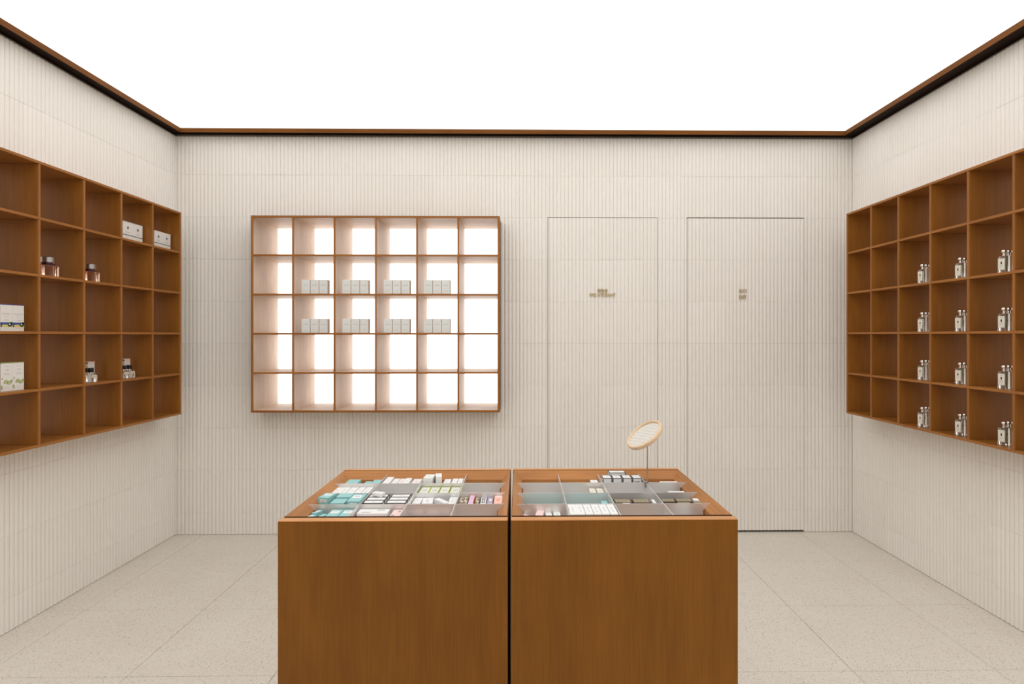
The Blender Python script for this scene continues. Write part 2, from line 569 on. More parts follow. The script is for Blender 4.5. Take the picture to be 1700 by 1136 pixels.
def counter(X0, X1, divs_x, divs_y, ends, label):
    t = thing('display_counter', label, 'counter', ((X0 + X1) / 2, (CY0 + CY1) / 2, 0), 0, None)
    ox, oy = t.location.x, t.location.y

    def part(name, mb, bevel=0.0, lab=None, par=t, smooth=False):
        mb.v = [(x - ox, y - oy, z) for x, y, z in mb.v]
        o = link(name, mb.mesh(name, bevel, smooth), par)
        if lab:
            o['label'] = lab
        return o
    part('front_panel', MB().box(X0, X1, CY0, CY0 + 0.030, 0.0, TOP - 0.003, 'wood_z'), 0.0008)
    part('edge_strip', MB().box(X0, X1, CY0 - 0.0002, CY0 + 0.030, TOP - 0.003, TOP, 'strip'), 0.001, 'lighter top edge of the front panel')  # thin strip added to carry the glare as a lighter colour
    part('back_panel', MB().box(X0, X1, CY1 - 0.026, CY1, 0.0, TOP - 0.003, 'wood_z'), 0.0008)
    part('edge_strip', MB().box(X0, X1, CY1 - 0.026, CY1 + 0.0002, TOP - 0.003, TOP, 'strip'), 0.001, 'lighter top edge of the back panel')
    part('side_panel', MB().box(X0, X0 + 0.016, CY0 + 0.0305, CY1 - 0.0265, 0.0, TOP - 0.022, 'wood_z'), 0.001)
    part('side_panel', MB().box(X1 - 0.016, X1, CY0 + 0.0305, CY1 - 0.0265, 0.0, TOP - 0.022, 'wood_z'), 0.001)
    # sloping mitred rim, carried down as the wall of the tray
    a0, a1, b0, b1 = X0 + 0.0025, X1 - 0.0025, CY0 + 0.043, CY1 - 0.034
    sec = [(0, 0), (0.031, -0.029), (0.031, TRAY - TOP - 0.004), (0.0175, TRAY - TOP - 0.004), (0.0175, -0.02), (0, -0.02)]

    def corner(k, d):
        return ((a0 + d, b0 + d), (a1 - d, b0 + d), (a1 - d, b1 - d), (a0 + d, b1 - d))[k % 4]
    for k in range(4):
        m_ = 'rim_x' if k % 2 == 0 else 'rim_y'
        mb = MB()

        def pt(d, dz, s, k=k):
            x, y = corner(k + s, d)
            return (x, y, TOP - 0.0006 + dz)
        mb.prism(sec, pt, m_)
        part('rim_rail', mb)
    part('tray_floor', MB().box(a0 + 0.018, a1 - 0.018, b0 + 0.018, b1 - 0.018, TRAY - 0.008, TRAY, 'alu'))
    part('shadow_gap', MB().box(X0 + 0.004, X1 - 0.004, CY0 + 0.0305, b0 - 0.0005, TOP - 0.030, TOP - 0.010, 'dark_wood').box(X0 + 0.0025, X1 - 0.0025, b0 - 0.0018, b0 - 0.0003, TOP - 0.010, TOP - 0.0008, 'dark_wood'))  # dark filler and plate added to paint the shade of the front gap
    part('shadow_gap', MB().box(X0 + 0.004, X1 - 0.004, b1 + 0.0005, CY1 - 0.0265, TOP - 0.030, TOP - 0.010, 'dark_wood').box(X0 + 0.0025, X1 - 0.0025, CY1 - 0.0280, CY1 - 0.0262, TOP - 0.010, TOP - 0.0006, 'dark_wood'))  # likewise a dark filler and plate for the back gap's shade
    part('plinth', MB().box(X0 + 0.017, X1 - 0.017, CY0 + 0.031, CY1 - 0.027, 0.0, 0.06, 'dark_wood'))
    th = 0.0022

    def sheet(mb, lo, hi, fixed, along_x, zlow):
        # top edge reaches out over the sloping rim, lower corners follow the slope
        e0, e1 = lo + 0.0235, hi - 0.0235
        poly = [(lo, DIVTOP), (hi, DIVTOP), (e1, DIVTOP - 0.0225), (e1, zlow), (e0, zlow), (e0, DIVTOP - 0.0225)]
        if along_x:
            mb.prism(poly, lambda a, z, s: (a, fixed - th / 2 + s * th, z), 'alu')
        else:
            mb.prism(poly, lambda a, z, s: (fixed - th / 2 + s * th, a, z), 'alu')
        return mb
    for y in divs_y:
        part('tray_divider', sheet(MB(), a0 + 0.0125, a1 - 0.0125, y, True, TRAY), lab='thin brushed aluminium divider')
    for x in divs_x:
        part('tray_divider', sheet(MB(), b0 + 0.0125, b1 - 0.0125, x, False, TRAY), lab='thin brushed aluminium divider')
    return t


counter(-0.6935, -0.0335, (-0.516, -0.362, -0.207), (2.203, 2.067, 1.930), None,
        'left square wooden display counter with divided tray of teal and white cartons')
counter(-0.0245, 0.6345, (0.152, 0.3075, 0.468), (2.203, 2.062, 1.926), None,
        'right square wooden display counter with divided tray, mirror clipped to it')
TRAY_BOXES = [
('L',1,1,-0.6487,-0.6024,2.2060,2.2850,0.850,'teal',0),
('L',1,1,-0.5824,-0.5568,2.2069,2.2762,0.845,'teal',0),
('L',1,1,-0.5516,-0.5208,2.2060,2.2805,0.850,'teal',0),
('L',1,2,-0.5083,-0.4823,2.2060,2.3104,0.853,'white',0),
('L',1,2,-0.4794,-0.4579,2.2060,2.3049,0.848,'white',0),
('L',1,2,-0.4566,-0.4358,2.2060,2.3046,0.848,'blush',0),
('L',1,2,-0.4342,-0.4109,2.2060,2.3025,0.851,'white',0),
('L',1,2,-0.4034,-0.3708,2.2060,2.2950,0.849,'blush',0),
('L',1,3,-0.3550,-0.3190,2.2120,2.2700,0.872,'greenw',-4),
('L',1,3,-0.3140,-0.2900,2.2120,2.2680,0.876,'white',8),
('L',1,3,-0.2840,-0.2585,2.2060,2.2859,0.850,'white',0),
('L',1,3,-0.2540,-0.2336,2.2060,2.2944,0.850,'white',0),
('L',1,3,-0.2322,-0.2132,2.2060,2.2941,0.850,'white',0),
('L',2,1,-0.6690,-0.6453,2.1099,2.2000,0.842,'white',0),
('L',2,1,-0.6454,-0.6163,2.1099,2.2000,0.842,'print',0),
('L',2,1,-0.6146,-0.5877,2.1099,2.2000,0.842,'white',0),
('L',2,1,-0.5857,-0.5615,2.1099,2.2000,0.842,'white',0),
('L',2,1,-0.5598,-0.5341,2.1100,2.2000,0.842,'print',0),
('L',2,3,-0.3570,-0.3230,2.1150,2.1950,0.842,'lime',0),
('L',2,3,-0.3215,-0.2885,2.1150,2.1950,0.842,'lime',0),
('L',2,3,-0.2850,-0.2520,2.1150,2.1950,0.842,'lime',0),
('L',2,3,-0.2475,-0.2135,2.1150,2.1950,0.842,'lime',0),
('L',2,3,-0.3570,-0.2850,2.0760,2.1100,0.836,'lime',0),
('L',3,1,-0.6640,-0.6260,1.9850,2.0450,0.862,'tealL',-10),
('L',3,1,-0.6160,-0.5670,2.0120,2.0600,0.857,'teal',0),
('L',3,1,-0.6190,-0.5730,1.9550,2.0080,0.852,'teal',0),
('L',3,1,-0.5645,-0.5205,1.9550,2.0450,0.858,'tealL',0),
('L',3,2,-0.5110,-0.4470,1.9520,1.9860,0.852,'black',0),
('L',3,2,-0.5110,-0.4470,1.9900,2.0230,0.852,'black',0),
('L',3,2,-0.5110,-0.4470,2.0270,2.0600,0.852,'black',0),
('L',3,2,-0.4360,-0.3720,1.9520,1.9860,0.852,'black',0),
('L',3,2,-0.4360,-0.3720,1.9900,2.0230,0.852,'black',0),
('L',3,2,-0.4360,-0.3720,2.0270,2.0600,0.852,'black',0),
('L',3,3,-0.3590,-0.3307,1.9907,2.0620,0.840,'white',0),
('L',3,3,-0.3288,-0.2922,1.9907,2.0620,0.840,'print',4),
('L',3,3,-0.2724,-0.2512,1.9832,2.0542,0.842,'white',38),
('L',3,3,-0.2383,-0.2124,1.9802,2.0620,0.842,'print',0),
('L',3,4,-0.2040,-0.1879,1.9907,2.0620,0.840,'brownp',0),
('L',3,4,-0.1874,-0.1737,1.9765,2.0620,0.842,'brownp',0),
('L',3,4,-0.1695,-0.1521,1.9482,2.0620,0.848,'lilac',0),
('L',3,4,-0.1496,-0.1354,1.9853,2.0620,0.840,'brownp',0),
('L',3,4,-0.1302,-0.1114,1.9747,2.0620,0.842,'dots',0),
('L',3,4,-0.1087,-0.0889,1.9789,2.0620,0.840,'violet',0),
('L',3,4,-0.0851,-0.0567,1.9641,2.0620,0.846,'coral',0),
('L',4,1,-0.6620,-0.6400,1.8450,1.8850,0.836,'tealL',-18),
('L',4,1,-0.6500,-0.6340,1.8850,1.9220,0.840,'tealL',-22),
('L',4,1,-0.6290,-0.6120,1.8500,1.9000,0.834,'teal',-14),
('L',4,1,-0.5990,-0.5610,1.8450,1.9180,0.842,'tealL',0),
('L',4,1,-0.5595,-0.5210,1.8450,1.9180,0.842,'tealL',0),
('L',4,2,-0.5100,-0.4140,1.8380,1.8720,0.832,'pinkL',0),
('L',4,2,-0.5110,-0.4140,1.8750,1.9230,0.842,'whiteL',0),
('L',4,2,-0.4030,-0.3710,1.8400,1.9220,0.840,'pinkL',0),
('L',4,3,-0.3571,-0.3161,1.8600,1.9000,0.816,'pink',0),
('L',4,3,-0.3059,-0.2637,1.8600,1.9000,0.816,'pink',0),
('L',4,3,-0.2558,-0.2239,1.8600,1.9000,0.816,'pink',0),
('R',1,2,0.2691,0.2969,2.2238,2.2750,0.848,'white',0),
('R',1,3,0.3140,0.3485,2.2350,2.2850,0.863,'black',0),
('R',1,3,0.3515,0.3860,2.2350,2.2850,0.863,'black',0),
('R',1,3,0.3890,0.4235,2.2350,2.2850,0.863,'black',0),
('R',1,3,0.4265,0.4610,2.2350,2.2850,0.863,'blackp',0),
('R',1,3,0.3460,0.4090,2.2890,2.3270,0.871,'black',0),
('R',1,4,0.5268,0.5939,2.2060,2.2396,0.850,'white',0),
('R',2,2,0.2542,0.2764,2.1217,2.1855,0.838,'cream',0),
('R',2,2,0.2807,0.3047,2.1213,2.1851,0.838,'cream',0),
('R',2,4,0.5368,0.5961,2.1100,2.1550,0.836,'white',0),
('R',3,1,0.0102,0.0715,1.9500,2.0000,0.826,'teal',0),
('R',3,1,0.0764,0.1450,1.9500,2.0000,0.826,'teal',0),
('R',3,2,0.1743,0.2620,1.9500,2.0000,0.826,'teal',0),
('R',3,2,0.2777,0.2990,1.9904,2.0364,0.834,'teal',0),
('R',3,3,0.3160,0.3740,1.9650,2.0100,0.847,'brown',0),
('R',3,3,0.3780,0.4370,1.9650,2.0100,0.847,'brown',0),
('R',3,3,0.4420,0.4530,1.9600,2.0000,0.848,'white',0),
('R',3,3,0.3400,0.3650,1.9350,1.9580,0.848,'white',0),
('R',3,4,0.4760,0.5210,1.9750,2.0100,0.847,'brown',0),
('R',3,4,0.5240,0.5800,1.9750,2.0120,0.847,'brown',0),
('R',3,4,0.5200,0.5660,1.9450,1.9700,0.847,'brown',0),
('R',3,4,0.5840,0.6030,1.9850,2.0120,0.848,'white',0),
('R',3,4,0.5750,0.6050,1.9500,1.9800,0.847,'brown',0),
('R',4,1,0.0158,0.0298,1.8907,1.9250,0.824,'pink',35),
('R',4,1,0.0529,0.0774,1.8675,1.9250,0.836,'pink',-8),
('R',4,1,0.0840,0.1049,1.8660,1.9250,0.828,'white',3),
('R',4,1,0.1090,0.1314,1.8560,1.9250,0.830,'print',0),
('R',4,2,0.1550,0.1796,1.8203,1.9250,0.853,'print',0),
('R',4,2,0.1787,0.2033,1.8203,1.9250,0.853,'print',0),
('R',4,2,0.2039,0.2285,1.8203,1.9250,0.853,'print',0),
('R',4,2,0.2292,0.2538,1.8203,1.9250,0.853,'print',0),
('R',4,2,0.2544,0.2790,1.8204,1.9250,0.853,'print',0),
('R',4,2,0.2797,0.3043,1.8204,1.9250,0.853,'print',0),
('R',4,4,0.5222,0.5684,1.8530,1.8796,0.832,'white',0),
]

# ------------------------------------------------------------ cartons in the counter trays
def edged(mb, x0, x1, y0, y1, z0, z1, m, w_=0.0022, e=0.0003):
    """coloured lines along the upper edges, the upright edges and the front foot of a carton"""
    A, B, D, E_, F, G = x0 - e, x1 + e, y0 - e, y1 + e, z0, z1 + e
    mb.box(A, B, D, D + w_, G - w_, G, m).box(A, B, E_ - w_, E_, G - w_, G, m)
    mb.box(A, A + w_, D + w_, E_ - w_, G - w_, G, m).box(B - w_, B, D + w_, E_ - w_, G - w_, G, m)
    for p in ((A, D), (B - w_, D), (A, E_ - w_), (B - w_, E_ - w_)):
        mb.box(p[0], p[0] + w_, p[1], p[1] + w_, F, G - w_, m)
    return mb


LOOK = {
    'white': 'plain white carton', 'print': 'white carton with grey print', 'blush': 'blush white carton', 'teal': 'plain teal carton',
    'tealL': 'white-labelled teal carton', 'black': 'black-edged white carton', 'blackp': 'ink-printed black-edged carton',
    'lime': 'lime-edged white carton', 'greenw': 'white carton with green mark', 'brownp': 'small brown patterned carton',
    'dots': 'white carton with black dots', 'lilac': 'lilac and orange carton', 'violet': 'greyish violet carton', 'coral': 'coral pink carton',
    'pink': 'plain pink carton', 'pinkL': 'pink carton with printed label', 'whiteL': 'broad white carton with labels', 'cream': 'small cream carton',
    'brown': 'dark brown patterned carton',
}
BODY = {'white': 'white', 'print': 'white', 'blush': 'blush', 'teal': 'teal', 'tealL': 'teal', 'black': 'white', 'blackp': 'white', 'lime': 'pale_lime',
        'greenw': 'white', 'brownp': 'tan', 'dots': 'white', 'lilac': 'orange', 'violet': 'violet', 'coral': 'coral', 'pink': 'pink', 'pinkL': 'pink',
        'whiteL': 'white', 'cream': 'cream', 'brown': 'brown'}
GROUP = {'teal': 'teal cartons in the counter trays', 'tealL': 'teal cartons in the counter trays', 'black': 'black-edged cartons in the counter trays',
         'blackp': 'black-edged cartons in the counter trays', 'lime': 'lime-edged cartons in the left counter', 'brown': 'brown cartons in the right counter',
         'pink': 'pink cartons in the counter trays', 'pinkL': 'pink cartons in the counter trays', 'brownp': 'small patterned cartons in the left counter',
         'cream': 'cream cartons in the right counter'}


def carton(style, w_, d_, h_, label, loc, rotz):
    x, y = w_ / 2, d_ / 2
    o = link('carton', MB().box(-x, x, -y, y, 0, h_, BODY[style]).mesh('carton', 0.0006), None, loc, (0, 0, rotz))
    tag(o, label, 'box', GROUP.get(style, 'white cartons in the counter trays'))
    e = 0.0003

    def top(mb, a0, a1, b0, b1, m, ee=e):
        mb.box(-x + a0 * w_, -x + a1 * w_, -y + b0 * d_, -y + b1 * d_, h_ - 0.0002, h_ + ee, m)

    def front(mb, a0, a1, c0, c1, m, ee=e):
        mb.box(-x + a0 * w_, -x + a1 * w_, -y - ee, -y + 0.0002, h_ - c1, h_ - c0, m)
    if style in ('print', 'white', 'blush', 'cream', 'lime', 'greenw', 'whiteL', 'pinkL', 'blackp', 'black'):
        mb = MB()
        ink = 'grey_ink'
        rnd = random.Random(hash((round(loc[0], 4), round(loc[1], 4))))
        if style in ('white', 'blush', 'black'):
            top(mb, 0.40, 0.60, 0.50, 0.54, ink)
        elif style in ('lime', 'cream'):
            top(mb, 0.25, 0.75, 0.42, 0.46, ink)
            top(mb, 0.35, 0.65, 0.55, 0.58, ink)
            front(mb, 0.3, 0.7, 0.008, 0.010, ink)
        elif style == 'greenw':
            top(mb, 0.15, 0.55, 0.50, 0.56, 'lime')
            top(mb, 0.45, 0.85, 0.36, 0.40, ink)
        elif style == 'blackp':
            for q in (0.28, 0.42, 0.54, 0.66):
                front(mb, q, q + 0.07, 0.011, 0.020, 'ink')
            top(mb, 0.4, 0.6, 0.5, 0.53, ink)
        elif style in ('whiteL', 'pinkL'):
            top(mb, 0.12, 0.42, 0.18, 0.30, 'tan')
            top(mb, 0.60, 0.85, 0.66, 0.80, 'tan')
        else:
            for k in range(4):
                q = 0.22 + 0.15 * k
                top(mb, 0.42 + rnd.uniform(-0.1, 0), 0.58 + rnd.uniform(0, 0.1), q, q + 0.03, ink)
        link('print', mb.mesh('print'), o)['label'] = 'small printed marks'
    if style in ('black', 'blackp'):
        link('edge_line', edged(MB(), -x, x, -y, y, 0.0005, h_, 'ink').mesh('edge_line'), o)['label'] = 'black lines along the edges'
    if style == 'lime':
        link('edge_line', edged(MB(), -x, x, -y, y, 0.0005, h_, 'lime', 0.0018).mesh('edge_line'), o)['label'] = 'lime green lines along the edges'
    if style == 'tealL':
        mb = MB()
        top(mb, 0.14, 0.78, 0.45, 0.80, 'paper')
        front(mb, 0.2, 0.80, 0.006, 0.015, 'paper')
        lb = link('paper_label', mb.mesh('paper_label'), o)
        lb['label'] = 'white printed label'
        mb = MB()
        for k in range(5):
            top(mb, 0.24 + 0.09 * k, 0.30 + 0.09 * k, 0.58, 0.68, 'grey_ink', 0.0006)
            front(mb, 0.28 + 0.09 * k, 0.34 + 0.09 * k, 0.009, 0.0125, 'grey_ink', 0.0006)
        link('print', mb.mesh('print'), lb)
    if style == 'brown':
        mb = MB()
        top(mb, 0.08, 0.92, 0.12, 0.90, 'tan')
        lb = link('patterned_top', mb.mesh('patterned_top'), o)
        lb['label'] = 'tan printed top with green motifs'
        mb = MB()
        for k in range(3):
            top(mb, 0.18 + 0.22 * k, 0.34 + 0.22 * k, 0.30, 0.74, 'moss', 0.0006)
        link('print', mb.mesh('print'), lb)
    if style == 'brownp':
        mb = MB()
        for k in range(5):
            top(mb, 0.10 + 0.4 * (k % 2), 0.48 + 0.4 * (k % 2), 0.06 + 0.18 * k, 0.18 + 0.18 * k, 'white' if k % 3 else 'brown')
            front(mb, 0.1, 0.9, 0.003 + 0.006 * k, 0.006 + 0.006 * k, 'brown')
        link('print', mb.mesh('print'), o)['label'] = 'brown and white pattern'
    if style == 'dots':
        mb = MB()
        for k in range(4):
            top(mb, 0.18, 0.44, 0.10 + 0.22 * k, 0.24 + 0.22 * k, 'ink')
            top(mb, 0.56, 0.82, 0.10 + 0.22 * k, 0.24 + 0.22 * k, 'ink')
        for k in range(2):
            front(mb, 0.18, 0.44, 0.004 + 0.011 * k, 0.011 + 0.011 * k, 'ink')
            front(mb, 0.56, 0.82, 0.004 + 0.011 * k, 0.011 + 0.011 * k, 'ink')
        link('print', mb.mesh('print'), o)['label'] = 'black dots'
    if style == 'lilac':
        mb = MB()
        top(mb, 0.02, 0.98, 0.02, 0.98, 'lilac')
        front(mb, 0.02, 0.75, 0.0, 0.05, 'lilac')
        link('top_panel', mb.mesh('top_panel'), o)['label'] = 'lilac top'
    if style == 'violet':
        mb = MB()
        top(mb, 0.35, 0.75, 0.45, 0.75, 'paper')
        link('paper_label', mb.mesh('paper_label'), o)['label'] = 'white label'
    if style == 'coral':
        mb = MB()
        top(mb, 0.02, 0.98, 0.02, 0.98, 'coral_pale')
        top(mb, 0.30, 0.70, 0.30, 0.60, 'coral', 0.0005)
        top(mb, 0.25, 0.75, 0.86, 0.98, 'paper', 0.0005)
        link('top_panel', mb.mesh('top_panel'), o)['label'] = 'paler coral top'
    return o


ROWN = {1: 'back row', 2: 'second row', 3: 'third row', 4: 'front row'}
COLN = {1: 'first', 2: 'second', 3: 'third', 4: 'fourth'}
ORD = ['first', 'second', 'third', 'fourth', 'fifth', 'sixth', 'seventh', 'eighth']
cells = {}
for r in TRAY_BOXES:
    cells.setdefault(r[:3], []).append(r)
for (side, row, col), L_ in cells.items():
    ys = []                                  # split the compartment into front / back ranks
    for r in sorted(L_, key=lambda r: r[5] + r[6]):
        yc = (r[5] + r[6]) / 2
        for g in ys:
            if abs(g[0] - yc) < 0.018:
                g[1].append(r)
                break
        else:
            ys.append((yc, [r]))
    for gi, (yc, g) in enumerate(ys):
        rank = '' if len(ys) == 1 else (('front', 'rear') if len(ys) == 2 else ('front', 'middle', 'rear', 'rearmost'))[gi] + ' rank, '
        g.sort(key=lambda r: r[3])
        for k, r in enumerate(g):
            _, _, _, x0, x1, y0, y1, zt_, style, rot = r
            pos = ORD[k] + ' from left' if len(g) > 1 else ('' if rank else 'alone')
            lab = '%s, %s%s, %s %s compartment, %s counter' % (LOOK[style], rank, pos, ROWN[row], COLN[col], 'left' if side == 'L' else 'right')
            lab = lab.replace(', ,', ',')
            carton(style, x1 - x0 - 0.0010, y1 - y0 - 0.0010, zt_ - TRAY, lab, ((x0 + x1) / 2, (y0 + y1) / 2, TRAY), math.radians(rot))

# loose white carton tilted on top of the black-edged ones
o = carton('white', 0.040, 0.022, 0.012, 'plain white carton lying askew on the black-edged cartons, left counter', (-0.478, 2.036, 0.8535), math.radians(-24))

# ------------------------------------------------------------ round mirror on a rod
ctr = Vector((0.461, 2.190, 1.034))
mir = thing('round_mirror', 'round tilted mirror in pale wooden ring on a thin metal rod, right counter', 'mirror', (0.4745, 2.203, DIVTOP))
nrm = Vector((-0.5872, -0.2281, 0.7766)).normalized()
q = nrm.to_track_quat('Z', 'Y')
R = 0.0735
rel = ctr - mir.location
ring = MB()
prof = [(R - 0.0105, 0.0015), (R - 0.0085, 0.006), (R - 0.003, 0.0065), (R, 0.003), (R, -0.006), (R - 0.003, -0.009), (R - 0.0105, -0.009)]
n = 64
v, f = [], []
for r_, z_ in prof:
    for i in range(n):
        a = 2 * math.pi * i / n
        v.append((r_ * math.cos(a), r_ * math.sin(a), z_))
for j in range(len(prof)):
    j2 = (j + 1) % len(prof)
    for i in range(n):
        f.append((j * n + i, j * n + (i + 1) % n, j2 * n + (i + 1) % n, j2 * n + i))
ring.add(v, f, 'beech')
o = link('ring', ring.mesh('ring', smooth=True), mir, rel)
o['label'] = 'pale wooden ring'
o.rotation_mode = 'QUATERNION'
o.rotation_quaternion = q
o = link('glass', MB().lathe([(R - 0.0100, -0.0085), (R - 0.0100, 0.0018)], 'mirror', 64).mesh('glass'), mir, rel)
o['label'] = 'mirror glass'
o.rotation_mode = 'QUATERNION'
o.rotation_quaternion = q


def rod(p0, p1, r_, m_, nm, par):
    d = p1 - p0
    me = MB().lathe([(r_, 0), (r_, d.length)], m_, 14).mesh(nm, smooth=True)
    o = link(nm, me, par, p0)
    o.rotation_mode = 'QUATERNION'
    o.rotation_quaternion = d.to_track_quat('Z', 'Y')
    return o


under = rel - nrm * 0.008 + Vector((0.006, -0.002, -0.012))
rod(Vector((0, 0.001, 0.001)), under, 0.0022, 'steel', 'rod', mir)
rod(rel - nrm * 0.012, rel - nrm * 0.0085, 0.016, 'steel', 'socket', mir)
cl = MB().box(-0.0055, -0.0019, -0.004, 0.004, -0.018, 0.004, 'steel').box(0.0019, 0.0055, -0.004, 0.004, -0.018, 0.004, 'steel').box(-0.0055, 0.0055, -0.004, 0.004, 0.0005, 0.005, 'steel')
cl.v = [(x - 0.0065, y - 0.007, z) for x, y, z in cl.v]
link('clip', cl.mesh('clip', 0.0006), mir)['label'] = 'small metal clip'

# ------------------------------------------------------------ brass lettering
def lettering(text, x0, x1, z0, z1, y, parent, depth=0.005):
    cu = bpy.data.curves.new('lettering', 'FONT')
    cu.body = text
    cu.extrude = 0.05
    tmp = bpy.data.objects.new('lettering_curve', cu)
    C.objects.link(tmp)
    dg = bpy.context.evaluated_depsgraph_get()
    dg.update()
    me = bpy.data.meshes.new_from_object(tmp.evaluated_get(dg))
    bpy.data.objects.remove(tmp)
    bpy.data.curves.remove(cu)
    xs = [p.co.x for p in me.vertices]
    ys = [p.co.y for p in me.vertices]
    a0, a1, b0, b1 = min(xs), max(xs), min(ys), max(ys)
    for p in me.vertices:
        px = x0 + (p.co.x - a0) / (a1 - a0) * (x1 - x0)
        pz = z0 + (p.co.y - b0) / (b1 - b0) * (z1 - z0)
        py = y - depth if p.co.z > 0 else y
        p.co = (px - parent.location.x, py - parent.location.y, pz - parent.location.z)
    me.materials.clear()
    me.materials.append(M['brass'])
    link('lettering', me, parent)


YS = YB - 0.0025
s1 = thing('door_sign', 'raised brass Chinese and English fire hydrant lettering on the left door', 'sign', (0.588, YS, 1.674))
lettering('\u6d88\u9632\u6813', 0.5515, 0.6255, 1.7055, 1.7300, YS, s1)
lettering('FIRE HYDRANT', 0.4975, 0.6810, 1.6745, 1.6985, YS, s1)
s2 = thing('door_sign', 'raised brass Chinese and English exit lettering on the right door', 'sign', (1.586, YS, 1.66))
lettering('\u51fa\u53e3', 1.5590, 1.6125, 1.7040, 1.7300, YS, s2)
lettering('EXIT', 1.5590, 1.6120, 1.6595, 1.6855, YS, s2)

# ------------------------------------------------------------ grey cartons on the lit back shelf
g0 = thing('gift_box', 'x', 'box')
w_, d_, h_ = 0.0560, 0.050, 0.0945
link('body', MB().box(-w_ / 2, w_ / 2, 0, d_, 0, h_, 'card').mesh('body', 0.0008), g0)
fp = link('front_panel', MB().box(-w_ / 2 + 0.0045, w_ / 2 - 0.0035, -0.0006, 0.0002, 0.002, h_ - 0.003, 'mint_grey').mesh('front_panel'), g0)
fp['label'] = 'pale grey green front'
sl = MB()
pts = [(0.009 + 0.0058 * math.cos(2 * math.pi * i / 16), 0.0685 + 0.0065 * math.sin(2 * math.pi * i / 16)) for i in range(16)]
sl.prism(pts, lambda a, z, s: (a, -0.0006 - 0.0006 * s, z), 'box_white')
link('seal', sl.mesh('seal'), fp)['label'] = 'round cream seal'
tx = MB().box(-0.018, 0.016, -0.0010, -0.0005, 0.0555, 0.0580, 'grey_ink').box(-0.016, 0.010, -0.0010, -0.0005, 0.018, 0.0192, 'grey_ink')
link('print', tx.mesh('print'), fp)['label'] = 'grey line of print'
link('back_edge', MB().box(w_ / 2 - 0.0002, w_ / 2 + 0.0005, d_ - 0.008, d_ - 0.0015, 0.001, h_ - 0.001, 'kraft').box(w_ / 2 - 0.0002, w_ / 2 + 0.0005, 0.0005, 0.003, 0.001, h_ - 0.001, 'kraft').mesh('back_edge'), g0)['label'] = 'tan edge strips on the side'
first = True
for row, rn in ((3, 'upper'), (2, 'lower')):
    for ci, (xs_, cn) in enumerate(((-1.4745, 'second'), (-1.2001, 'third'), (-0.9200, 'fourth'), (-0.6474, 'fifth'))):
        for k, kn in enumerate(('left', 'middle', 'right')):
            g = g0 if first else copy_tree(g0)
            first = False
            g.location = (xs_ + 0.0593 * k + 0.029, 4.058, BZ[row] + BT / 2 + 0.0004)
            tag(g, '%s grey carton of three, %s stocked row, %s column of the glowing central shelf' % (kn, rn, cn), 'box', 'grey cartons on the lit back shelf')

# ------------------------------------------------------------ boxes and bottles on the left shelf
def lz(row):                       # upper surface of the board under row 1 (top) .. 5
    return LZ[5 - row] + (BT if row == 5 else BT / 2) + 0.0004


RL = math.pi / 2                   # local -y faces +X (into the room), local x runs towards the back wall


def left_box(yc, row, x_front, w_, d_, h_, body, label, group, deco, cat='box'):
    t = thing('carton', label, cat, (x_front, yc, lz(row)), RL, group)
    link('body', MB().box(-w_ / 2, w_ / 2, 0, d_, 0, h_, body).mesh('body', 0.0007), t)
    deco(t, w_, d_, h_)
    return t


def fq(mb, x0, x1, z0, z1, m_, e=0.0004):
    mb.box(x0, x1, -e, 0.0002, z0, z1, m_)


def disc(mb, cx, cz, rx, rz, m_, e=0.0004, n=14, rot=0.0):
    pts = []
    for i in range(n):
        a = 2 * math.pi * i / n
        px, pz = rx * math.cos(a), rz * math.sin(a)
        pts.append((cx + px * math.cos(rot) - pz * math.sin(rot), cz + px * math.sin(rot) + pz * math.cos(rot)))
    mb.prism(pts, lambda a, z, s: (a, 0.0002 - s * (e + 0.0002), z), m_)


def deco_seal(top_band):
    def f(t, w_, d_, h_):
        mb = MB()
        disc(mb, 0, h_ * 0.68, 0.0085, 0.0105, 'grey_ink')
        disc(mb, 0, h_ * 0.69, 0.0050, 0.0060, 'ink', 0.0007)
        link('seal', mb.mesh('seal'), t)['label'] = 'dark round emblem'
        mb = MB()
        fq(mb, -w_ / 2, w_ / 2, h_ * 0.285, h_ * 0.32, 'ink')
        link('band', mb.mesh('band'), t)['label'] = 'thin black band'
        mb = MB()
        fq(mb, -0.018, 0.018, h_ * 0.455, h_ * 0.470, 'grey_ink')
        fq(mb, -0.012, 0.012, h_ * 0.425, h_ * 0.437, 'grey_ink')
        fq(mb, -0.020, 0.010, h_ * 0.15, h_ * 0.16, 'grey_ink')
        link('print', mb.mesh('print'), t)
        mb = MB()
        mb.box(-w_ / 2, w_ / 2, -0.0003, d_ + 0.0003, h_ - 0.004, h_ + 0.0002, top_band)
        link('lid_edge', mb.mesh('lid_edge'), t)['label'] = 'coloured line round the lid'
    return f


for yy, wh in ((3.511, 'left'), (3.602, 'right')):
    left_box(yy, 1, -2.283, 0.0895, 0.06, 0.112, 'box_white', '%s white carton with emblem and slate lid line, top row fourth cell, left shelf' % wh, 'emblem cartons on the left shelf', deco_seal('grey_ink'))
for yy, wh in ((3.807, 'left'), (3.894, 'right')):
    left_box(yy, 1, -2.283, 0.0855, 0.06, 0.108, 'box_white', '%s white carton with emblem and tan lid line, top row cell nearest corner, left shelf' % wh, 'emblem cartons on the left shelf', deco_seal('cream'))


